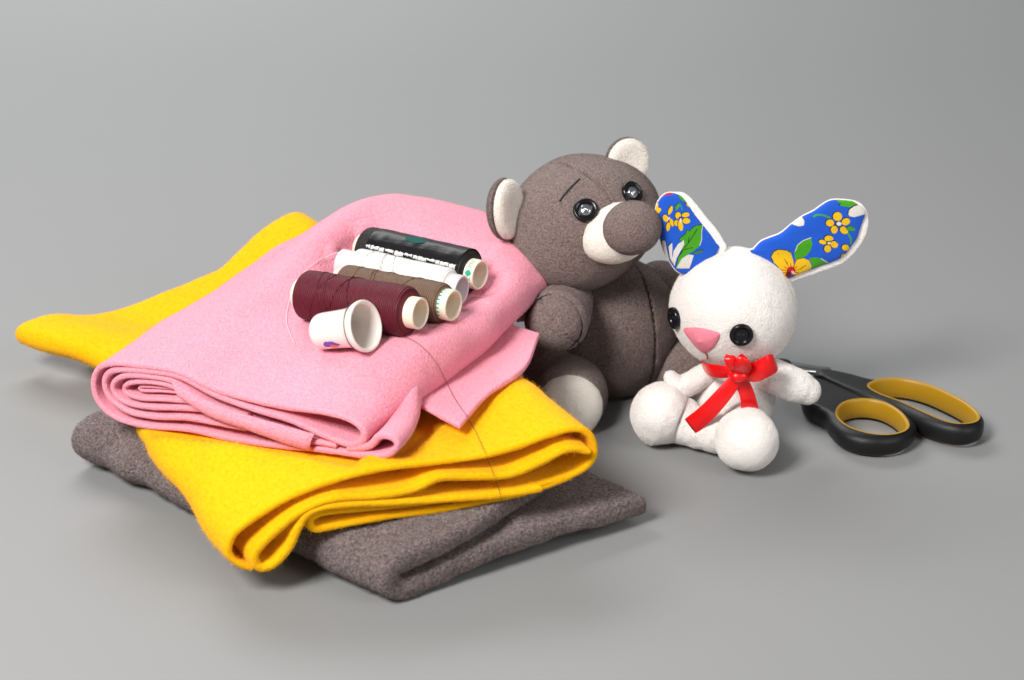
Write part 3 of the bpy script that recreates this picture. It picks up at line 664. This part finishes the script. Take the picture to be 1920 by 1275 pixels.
# nose: felt triangle following the face
no = ccat([rh.hit(x, y)[0] for x, y in [(1282, 617), (1300, 614), (1322, 616), (1348, 624), (1347, 637), (1338, 652), (1324, 660), (1313, 657), (1297, 640)]], 6)
nn = rh.hit(1316, 636); ctr = nn[0]+nn[1]*.16; rows = []
for t in np.concatenate([np.linspace(.02, .9, 10), [.95, .98, 1]]):
    rows.append([ctr*(1-t)+q*t+nn[1]*(.12*math.sqrt(max(0, 1-t**6))+.0) for q in no])
rows.append([q-nn[1]*.1 for q in no])
part('nose', (np.array(rows).reshape(-1, 3), grid_faces(len(rows), len(no), wrap_j=True)), 'felt', rho, (5000, .04, .01))
part('mouth_stitch', tube([rh.hit(x, y)[0]+rh.hit(x, y)[1]*.08 for x, y in [(1324, 659), (1327, 664), (1328, 670)]], [.03, .03], 8), 'redstitch', rho)

# ears with printed lining
BLUE, YEL, GRN, WHT, DRK, RED, ORG = (.014, .11, .66), (.93, .56, .008), (.065, .38, .012), (.80, .76, .70), (.012, .012, .03), (.55, .012, .012), (.75, .36, .02)
def inside_dist(P, poly):
    poly = np.asarray(poly, float); x, y = P[:, 0], P[:, 1]; ins = np.zeros(len(P), bool); dist = np.full(len(P), 1e9)
    for i in range(len(poly)):
        a, b = poly[i-1], poly[i]; ab = b-a
        c = ((a[1] > y) != (b[1] > y)); xi = ab[0]*(y-a[1])/(ab[1] if abs(ab[1]) > 1e-9 else 1e-9)+a[0]; ins ^= (c & (x < xi))
        t = np.clip(((x-a[0])*ab[0]+(y-a[1])*ab[1])/(ab@ab+1e-9), 0, 1); dist = np.minimum(dist, np.hypot(x-a[0]-t*ab[0], y-a[1]-t*ab[1]))
    return ins, dist
def ellp(cx, cy, rx, ry, rot=0, n=20):
    a = np.linspace(0, 2*math.pi, n, endpoint=False); r = math.radians(rot)
    return [(cx+rx*math.cos(t)*math.cos(r)-ry*math.sin(t)*math.sin(r), cy+rx*math.cos(t)*math.sin(r)+ry*math.sin(t)*math.cos(r)) for t in a]
def paint(P, shapes):
    col = np.tile(BLUE, (len(P), 1)).astype(float)
    for poly, c, ol, *rest in shapes:
        if rest and rest[0] == 'line':
            pl_ = np.array(poly, float); dist = np.full(len(P), 1e9)
            for i in range(1, len(pl_)):
                a, b = pl_[i-1], pl_[i]; ab = b-a; t = np.clip(((P-a)@ab)/(ab@ab), 0, 1); dist = np.minimum(dist, np.linalg.norm(P-a-t[:, None]*ab, axis=1))
            col[dist < ol] = c; continue
        if ol:
            Q = P+np.array([ol*.5, ol*.35]); i1, d1 = inside_dist(Q, poly); col[i1 | (d1 < ol*.55)] = DRK
        i1, d1 = inside_dist(P, poly); col[i1] = c
    return col
def rabbit_ear(org, sc, lining, shell, shapes, ctr, pl, pn, bul, label):
    O = np.array(org, float); pn = nrm(pn)
    def w(P, off): return np.array([WPL(x, y, pl, pn) for x, y in P])+np.asarray(off)[:, None]*pn
    c = np.array(ctr, float); S_ = resample(np.vstack([ccat(shell, 8), ccat(shell, 8)[:1]]), np.linspace(0, 1, 240, endpoint=False))
    rows = []; rad = np.concatenate([np.linspace(.02, .85, 14), [.9, .94, .97, .985, .995, 1.0]])
    for t in rad:
        rows.append(w(O+(c+(S_-c)*t)/sc, np.full(240, .10*math.sqrt(max(0, 1-t**8))-.12)))
    for t in rad[::-1][1:]:
        rows.append(w(O+(c+(S_-c)*t)/sc, np.full(240, -.42*math.sqrt(max(0, 1-t**5))-.12)))
    V = np.array(rows).reshape(-1, 3); eo = part('ear', (V, grid_faces(len(rows), 240, wrap_j=True)), 'white', rho, (20000, .06, .011))
    n = 560; Lp = np.vstack([ccat(lining, 8), ccat(lining, 8)[:1]]); Lp = resample(Lp, np.linspace(0, 1, n, endpoint=False))
    rad = np.concatenate([np.linspace(.01, .93, 110), np.linspace(.935, 1, 14)]); rows = []; cr = []
    for t in rad:
        P = c+(Lp-c)*t; cr.append(P); off = bul*math.sqrt(max(0, 1-t**5))+.0-.10*(t > .99)
        ww = w(O+P/sc, np.full(n, off)); rows.append(ww)
    V = np.array(rows).reshape(-1, 3); V = V+pn*(.03*vnoise(V, 2.2))[:, None]
    col = paint(np.array(cr).reshape(-1, 2), shapes)
    mesh_obj('ear_lining', V, grid_faces(len(rows), n, wrap_j=True), M['print'], eo, cols=col)['label'] = label
Y2 = [(335, 900), (370, 830), (430, 800), (540, 810), (610, 850), (640, 950), (650, 1040), (620, 1130), (560, 1160), (540, 1230), (500, 1180), (430, 1040), (370, 980)]
shR = [([(1240, 90), (1400, 90), (1500, 110), (1600, 160), (1480, 200), (1400, 205), (1290, 180), (1320, 155), (1270, 130)], GRN, 8),
       ([(1415, 300), (1430, 240), (1500, 195), (1565, 180), (1700, 200), (1700, 300), (1560, 330), (1490, 345), (1430, 330)], WHT, 14),
       ([(600, 430), (770, 340), (800, 400), (790, 460), (720, 475), (650, 455)], WHT, 12),
       ([(930, 335), (980, 310), (1060, 315), (1150, 350)], GRN, 12, 'line'), ([(1410, 570), (1450, 640), (1455, 720)], GRN, 13, 'line'),
       (Y2, YEL, 14), ([(860, 920), (950, 905), (1060, 930), (1130, 985), (1020, 1040), (910, 1080), (900, 1000)], GRN, 0),
       ([(665, 940), (655, 830), (690, 730), (770, 670), (890, 630), (905, 720), (880, 810), (830, 880), (720, 930)], GRN, 0),
       ([(670, 820), (700, 735), (775, 672), (890, 632)], WHT, 5, 'line'), ([(1030, 925), (1130, 985)], WHT, 5, 'line'),
       ([(660, 1010), (690, 940), (780, 915), (860, 950), (900, 1030), (890, 1080), (800, 1130), (680, 1180), (640, 1120)], YEL, 8)]
for a in range(14):
    t = math.radians(a*26-170); r1 = 110 if a % 2 else 160; shR.append(([(610, 1105), (610+r1*math.cos(t), 1105+r1*math.sin(t))], RED, 6 if a % 2 else 4, 'line'))
shR += [(ellp(610, 1095, 62, 60), RED, 0), (ellp(575, 1150, 40, 45), (.12, .01, .01), 0), (ellp(540, 1215, 60, 25, -25), RED, 0), (ellp(640, 1122, 34, 17, 50), WHT, 0), (ellp(430, 860, 6, 6), DRK, 0), (ellp(570, 910, 5, 5), DRK, 0), ([(510, 925), (560, 990)], DRK, 4, 'line'), ([(750, 1060), (820, 1020)], DRK, 4, 'line')]
for e in ((1262, 335, 64, 62, 0), (1378, 408, 62, 48, -20), (1352, 528, 64, 48, 35), (1215, 518, 48, 56, 10), (1155, 425, 56, 50, 0)): shR.append((ellp(*e), YEL, 14))
shR += [(ellp(1262, 435, 42, 42), DRK, 0), (ellp(1280, 435, 36, 30), WHT, 0)]
for e in ((1140, 645, 62, 44, 0), (1052, 692, 54, 30, 15), (1215, 728, 56, 46, 30), (1122, 785, 50, 52, 0)): shR.append((ellp(*e), YEL, 14))
shR += [(ellp(1135, 700, 34, 24), DRK, 0), (ellp(1142, 708, 24, 18), WHT, 0), (ellp(1380, 775, 58, 44, 20), YEL, 14), (ellp(1362, 900, 46, 38), YEL, 12), ([(1385, 500), (1440, 465), (1500, 500), (1520, 535), (1450, 540), (1400, 525)], GRN, 8)]
linR = [(60, 860), (105, 800), (200, 700), (310, 650), (480, 580), (640, 450), (790, 345), (940, 270), (1060, 185), (1150, 130), (1240, 108), (1400, 116), (1500, 132), (1570, 175), (1640, 220), (1668, 300), (1640, 400), (1590, 530), (1555, 640), (1480, 750), (1400, 860), (1320, 930), (1200, 985), (1100, 1020), (960, 1070), (800, 1130), (660, 1190), (560, 1235), (480, 1260), (300, 1150)]
shlR = [(50, 850), (100, 790), (200, 688), (310, 640), (480, 570), (640, 440), (790, 335), (940, 260), (1060, 175), (1150, 122), (1240, 98), (1400, 105), (1520, 122), (1620, 170), (1695, 270), (1722, 400), (1700, 560), (1640, 700), (1540, 840), (1420, 960), (1300, 1035), (1100, 1110), (900, 1180), (700, 1245), (560, 1300), (400, 1300), (250, 1200)]
rabbit_ear((1400, 360), 7.5, linR, shlR, shR, (850, 740), WY(1500, 460, 1.2), (.05, -.97, .22), .26, 'blue cotton with yellow flowers, one large flower at the base')
shL = [([(160, 170), (200, 110), (290, 80), (360, 100), (350, 122), (250, 128)], RED, 0), ([(440, 140), (560, 160), (580, 250), (530, 230), (490, 205)], GRN, 8), (ellp(600, 290, 40, 20, 45), YEL, 8),
       ([(75, 370), (90, 290), (120, 255), (125, 330), (165, 330), (170, 370), (120, 420), (60, 430)], YEL, 10), (ellp(130, 520, 30, 60), ORG, 8),
       ([(280, 430), (285, 360), (330, 290), (355, 300), (350, 370), (310, 430)], YEL, 12), (ellp(242, 490, 42, 60, -20), YEL, 12), (ellp(338, 555, 30, 66, -15), YEL, 12), (ellp(282, 625, 32, 70, 8), YEL, 12), (ellp(292, 492, 14, 30, 30), WHT, 0),
       ([(395, 365), (400, 300), (450, 245), (480, 290), (430, 340), (405, 380)], GRN, 10), ([(480, 270), (505, 350)], GRN, 7, 'line'),
       (ellp(440, 445, 44, 55), YEL, 12), (ellp(560, 435, 62, 38, -10), YEL, 12), (ellp(570, 530, 62, 45), YEL, 10), (ellp(415, 565, 38, 48), YEL, 10), (ellp(480, 605, 40, 85, -8), YEL, 10), (ellp(475, 490, 26, 26), DRK, 0), (ellp(482, 525, 18, 40), WHT, 0),
       ([(405, 1290), (450, 1110), (520, 1010), (470, 960), (500, 850), (450, 830), (560, 740), (590, 670), (620, 700), (650, 660), (720, 610), (835, 600), (820, 680), (800, 740), (812, 830), (780, 930), (700, 1000), (600, 1060), (500, 1130)], GRN, 10),
       ([(470, 1050), (600, 890), (745, 660)], DRK, 6, 'line'), ([(540, 990), (670, 955)], DRK, 5, 'line'), ([(600, 890), (615, 790)], DRK, 5, 'line'), ([(835, 610), (815, 700), (815, 830), (785, 920)], WHT, 5, 'line'),
       ([(185, 860), (215, 835), (240, 870), (260, 1000), (300, 1180), (230, 1100), (180, 960)], WHT, 10), ([(285, 940), (345, 875), (350, 960), (345, 1080), (365, 1230), (310, 1130)], WHT, 12), ([(350, 1130), (370, 1010), (440, 900), (530, 835), (540, 900), (480, 1010), (420, 1120), (380, 1260)], WHT, 0),
       ([(410, 1290), (500, 1130), (600, 1065), (690, 1080), (620, 1290)], WHT, 0), (ellp(760, 1030, 90, 26, -15), (.04, .2, .12), 8)]
linL = [(70, 390), (110, 250), (200, 140), (290, 100), (400, 112), (500, 160), (570, 250), (640, 350), (700, 440), (770, 530), (850, 630), (960, 770), (1040, 890), (1090, 990), (900, 1250), (620, 1400), (430, 1350), (300, 1190), (195, 990), (140, 760), (130, 570), (85, 450)]
shlL = [(62, 380), (102, 240), (195, 130), (290, 92), (400, 92), (510, 100), (620, 170), (760, 330), (900, 510), (1050, 690), (1150, 850), (1200, 1000), (1000, 1280), (640, 1430), (420, 1370), (290, 1200), (185, 1000), (128, 770), (118, 580), (72, 450)]
rabbit_ear((1220, 350), 8.5, linL, shlL, shL, (520, 640), WY(1300, 440, 1.3), (-.12, -.97, .18), .24, 'blue cotton with small yellow flowers and a large green leaf')

# ribbon bow
def strip(edgeA, edgeB, T=.018, n=40, bulge=0.0, curl=None):
    A = catmull([WY(*p) for p in edgeA], 10); B = catmull([WY(*p) for p in edgeB], 10)
    L = max(arcs(A)[-1], .5); ts = edge_ts(L, .08, T); A = resample(A, ts); B = resample(B, ts)
    Wd = np.linalg.norm(A-B, axis=1).mean(); tt = edge_ts(max(Wd, .2), .08, T)
    G = A[:, None]*(1-tt)[None, :, None]+B[:, None]*tt[None, :, None]
    if bulge: G[..., 1] -= bulge*np.sin(np.pi*tt)[None, :]
    G[..., 1] += .02*np.sin(np.linspace(0, 9, len(A)))[:, None]
    return thick(G, T)
rb = mesh_obj('ribbon', *join([strip([(1314, 672, .2), (1322, 680, -.9), (1345, 684, -1.35), (1372, 687, -1.6)], [(1318, 694, .3), (1330, 704, -.9), (1352, 709, -1.3), (1375, 708, -1.55)], bulge=.06),
                               strip([(1440, 660, .4), (1425, 672, -.6), (1400, 682, -1.3), (1385, 686, -1.55)], [(1445, 684, .4), (1428, 696, -.6), (1402, 702, -1.25), (1386, 706, -1.5)])]), M['satin'], rab)
def rpart(name, *st): return mesh_obj(name, *join(list(st)), M['satin'], rb)
rpart('tail', strip([(1368, 706, -1.65), (1340, 735, -1.75), (1310, 765, -1.75), (1284, 786, -1.6)], [(1392, 716, -1.7), (1372, 745, -1.85), (1340, 782, -1.85), (1306, 814, -1.7)], bulge=.08))
rpart('tail', strip([(1375, 716, -1.6), (1386, 740, -1.65), (1389, 760, -1.6), (1389, 777, -1.5)], [(1402, 708, -1.6), (1412, 730, -1.6), (1419, 752, -1.5), (1424, 772, -1.35)], bulge=.05))
rpart('loop', strip([(1390, 684, -1.7), (1412, 680, -2.05), (1432, 668, -2.2), (1447, 664, -2.0), (1452, 672, -1.7)], [(1392, 714, -1.7), (1418, 716, -2.05), (1440, 707, -2.2), (1456, 698, -2.0), (1459, 690, -1.7)], bulge=.12),
      strip([(1452, 672, -1.7), (1440, 672, -1.4), (1415, 682, -1.35), (1390, 690, -1.5)], [(1459, 690, -1.7), (1445, 702, -1.35), (1415, 710, -1.3), (1390, 708, -1.5)]))
rpart('loop', strip([(1384, 712, -1.75), (1374, 700, -2.05), (1366, 690, -2.3), (1357, 674, -2.3), (1362, 664, -2.1)], [(1392, 704, -1.8), (1386, 690, -2.15), (1384, 676, -2.35), (1378, 668, -2.3), (1374, 666, -2.1)], bulge=.08),
      strip([(1378, 712, -1.8), (1378, 698, -2.2), (1378, 680, -2.5), (1384, 668, -2.5), (1390, 663, -2.3)], [(1400, 706, -1.85), (1408, 694, -2.2), (1408, 682, -2.5), (1400, 670, -2.5), (1392, 664, -2.3)], bulge=.12),
      strip([(1390, 663, -2.3), (1396, 672, -2.1), (1398, 690, -1.9)], [(1411, 692, -2.3), (1406, 696, -2.1), (1400, 704, -1.9)]))
V, F = tube([WY(1371, 702, -1.85), WY(1380, 706, -2.05), WY(1392, 705, -2.05), WY(1400, 702, -1.85)], [.16, .27, .27, .18], 20, True, .04); mesh_obj('knot', V, F, M['satin'], rb)

# ---------------------------------------------------------------- scissors
sc_loc = WZ(1640, 790, 0)
sci = root('scissors', sc_loc, 'black handled scissors with mustard yellow finger loops, lying behind the rabbit', 'scissors')
def handle(outer, inner, zt, zb, parent, lining_in=0.05):
    zm = (zt+zb)/2; hh = (zt-zb)/2
    O = ccat([WZ(x, y, z) [:2] for x, y, z in outer], 12); I = ccat([WZ(x, y, zt)[:2] for x, y in inner], 8)
    O = resample(np.vstack([O, O[:1]]), np.linspace(0, 1, 260, endpoint=False)); c = I.mean(0)
    ai = np.arctan2(*(I-c).T[::-1]); o_ = np.argsort(ai); ai = ai[o_]; ri = np.linalg.norm(I-c, axis=1)[o_]
    ao = np.arctan2(*(O-c).T[::-1]); r_ = np.interp(ao, np.concatenate([ai-2*math.pi, ai, ai+2*math.pi]), np.tile(ri, 3)); IM = c+np.stack([np.cos(ao), np.sin(ao)], 1)*r_[:, None]
    D = np.linalg.norm(O-IM, axis=1)[:, None]; dr = (IM-O)/D; bb = .50; rows = []
    th = np.linspace(0, math.pi/2, 9); offs = [bb*(1-math.cos(t)) for t in th]; hs = [math.sin(t)**.8 for t in th]
    top = [(IM, 1.0)]+[(IM+(O+dr*bb-IM)*f, 1.0) if f < 1 else None for f in (.3, .6)]
    def row(d_, k): return np.column_stack([O+dr*np.minimum(d_, D*.97), np.full(len(O), zm+hh*k)])
    def irow(f, k): return np.column_stack([IM+(O+dr*np.minimum(bb, D*.97)-IM)*f, np.full(len(O), zm+hh*k)])
    rows = [irow(0, .0), irow(0, .985), irow(.04, 1.0), irow(.35, 1.0), irow(.7, 1.0)]+[row(o2, h2) for o2, h2 in zip(offs[::-1], hs[::-1])]+[row(o2, -h2) for o2, h2 in zip(offs[1:], hs[1:])]+[irow(.5, -1), irow(0, -1), irow(0, 0)]
    V = np.array(rows).reshape(-1, 3); o = mesh_obj('handle', V, grid_faces(len(rows), len(O), wrap_j=True), M['rubber'], parent)
    c = I.mean(0); rows = []
    d = nrm(np.roll(I, -1, 0)-np.roll(I, 1, 0)); nn = np.stack([-d[:, 1], d[:, 0]], 1)
    if ((c-I)*nn).sum() < 0: nn = -nn
    for k, (zz, off) in enumerate([(zt+.004, -.10), (zt+.012, -.03), (zt-.01, .03), (zt-.08, .06), (zm+.2, .11), (zm-.1, .13), (zb+.25, .08), (zb+.12, .03)]):
        Q = I+nn*off; rows.append(np.column_stack([Q, np.full(len(Q), zz)]))
    V = np.array(rows).reshape(-1, 3); mesh_obj('loop_lining', V, grid_faces(len(rows), len(I), wrap_j=True), M['mustard'], o)
    return o
zt = 1.15
big_in = [(1630, 724), (1640, 715), (1662, 710), (1695, 711), (1735, 720), (1780, 739), (1815, 759), (1833, 778), (1828, 789), (1806, 793), (1778, 790), (1740, 775), (1690, 752), (1650, 737)]
big_out = [(1527, 697, zt), (1527, 689, zt), (1540, 688, zt), (1580, 696, zt), (1622, 706, zt), (1665, 706, zt), (1715, 709, zt), (1765, 724, zt), (1810, 746, zt), (1840, 772, zt), (1845, 800, .6), (1838, 818, .5), (1810, 826, .5), (1775, 822, .5), (1735, 806, .6), (1700, 786, .7), (1660, 764, .8), (1600, 741, .9), (1560, 722, .95), (1536, 708, 1.0)]
sm_in = [(1570, 776), (1578, 759), (1600, 750), (1632, 749), (1662, 757), (1688, 774), (1701, 794), (1695, 806), (1672, 813), (1642, 813), (1610, 806), (1583, 793)]
sm_out = [(1505, 712, .9), (1530, 708, .95), (1570, 722, 1.0), (1610, 736, 1.05), (1655, 746, 1.05), (1690, 762, 1.05), (1712, 782, 1.0), (1719, 803, .7), (1712, 824, .5), (1688, 840, .45), (1650, 846, .45), (1608, 842, .45), (1575, 828, .5), (1555, 806, .6), (1547, 784, .8), (1530, 768, .9), (1505, 750, .9)]
handle(big_out, big_in, zt, .08, sci)
handle(sm_out, sm_in, zt-.08, .03, sci)
def blade(pts, z0, z1, name='blade'):
    O = np.array(pts, float); n = len(O); c = O.mean(0)
    V = np.vstack([np.column_stack([O, np.full(n, z0)]), np.column_stack([O*0.985+c*.015, np.full(n, z1)]), [[*c, z0]], [[*c, z1+.03]]])
    r = np.arange(n); r2 = (r+1) % n
    o = mesh_obj(name, V, [np.stack([r, r2, r2+n, r+n], 1), np.stack([np.full(n, 2*n+1), r+n, r2+n], 1), np.stack([np.full(n, 2*n), r2, r], 1)], M['steel'], sci, smooth=False); return o
a = WZ(1540, 700, .6)[:2]; piv = WZ(1466, 684, .75)[:2]; d = nrm(piv-a); q = np.array([-d[1], d[0]])
blade([a-q*.5, a+q*.12, piv+q*.45, piv+d*3+q*.55, piv+d*7+q*.12, piv+d*7.1, piv+d*3-q*.25, piv-q*.6], .62, .74)
blade([a-q*.9+d*-.3, a-q*.1, piv+q*.35, piv+d*3+q*.1, piv+d*7-q*.1, piv+d*7-q*.2, piv+d*3-q*.7, piv-q*.75], .46, .58)
V, F = lathe([(.001, .16), (.30, .15), (.42, .1), (.46, .02), (.46, -.05)], 40); mesh_obj('pivot_screw', V+np.array([*piv, .80]), F, M['rubber'], sci)
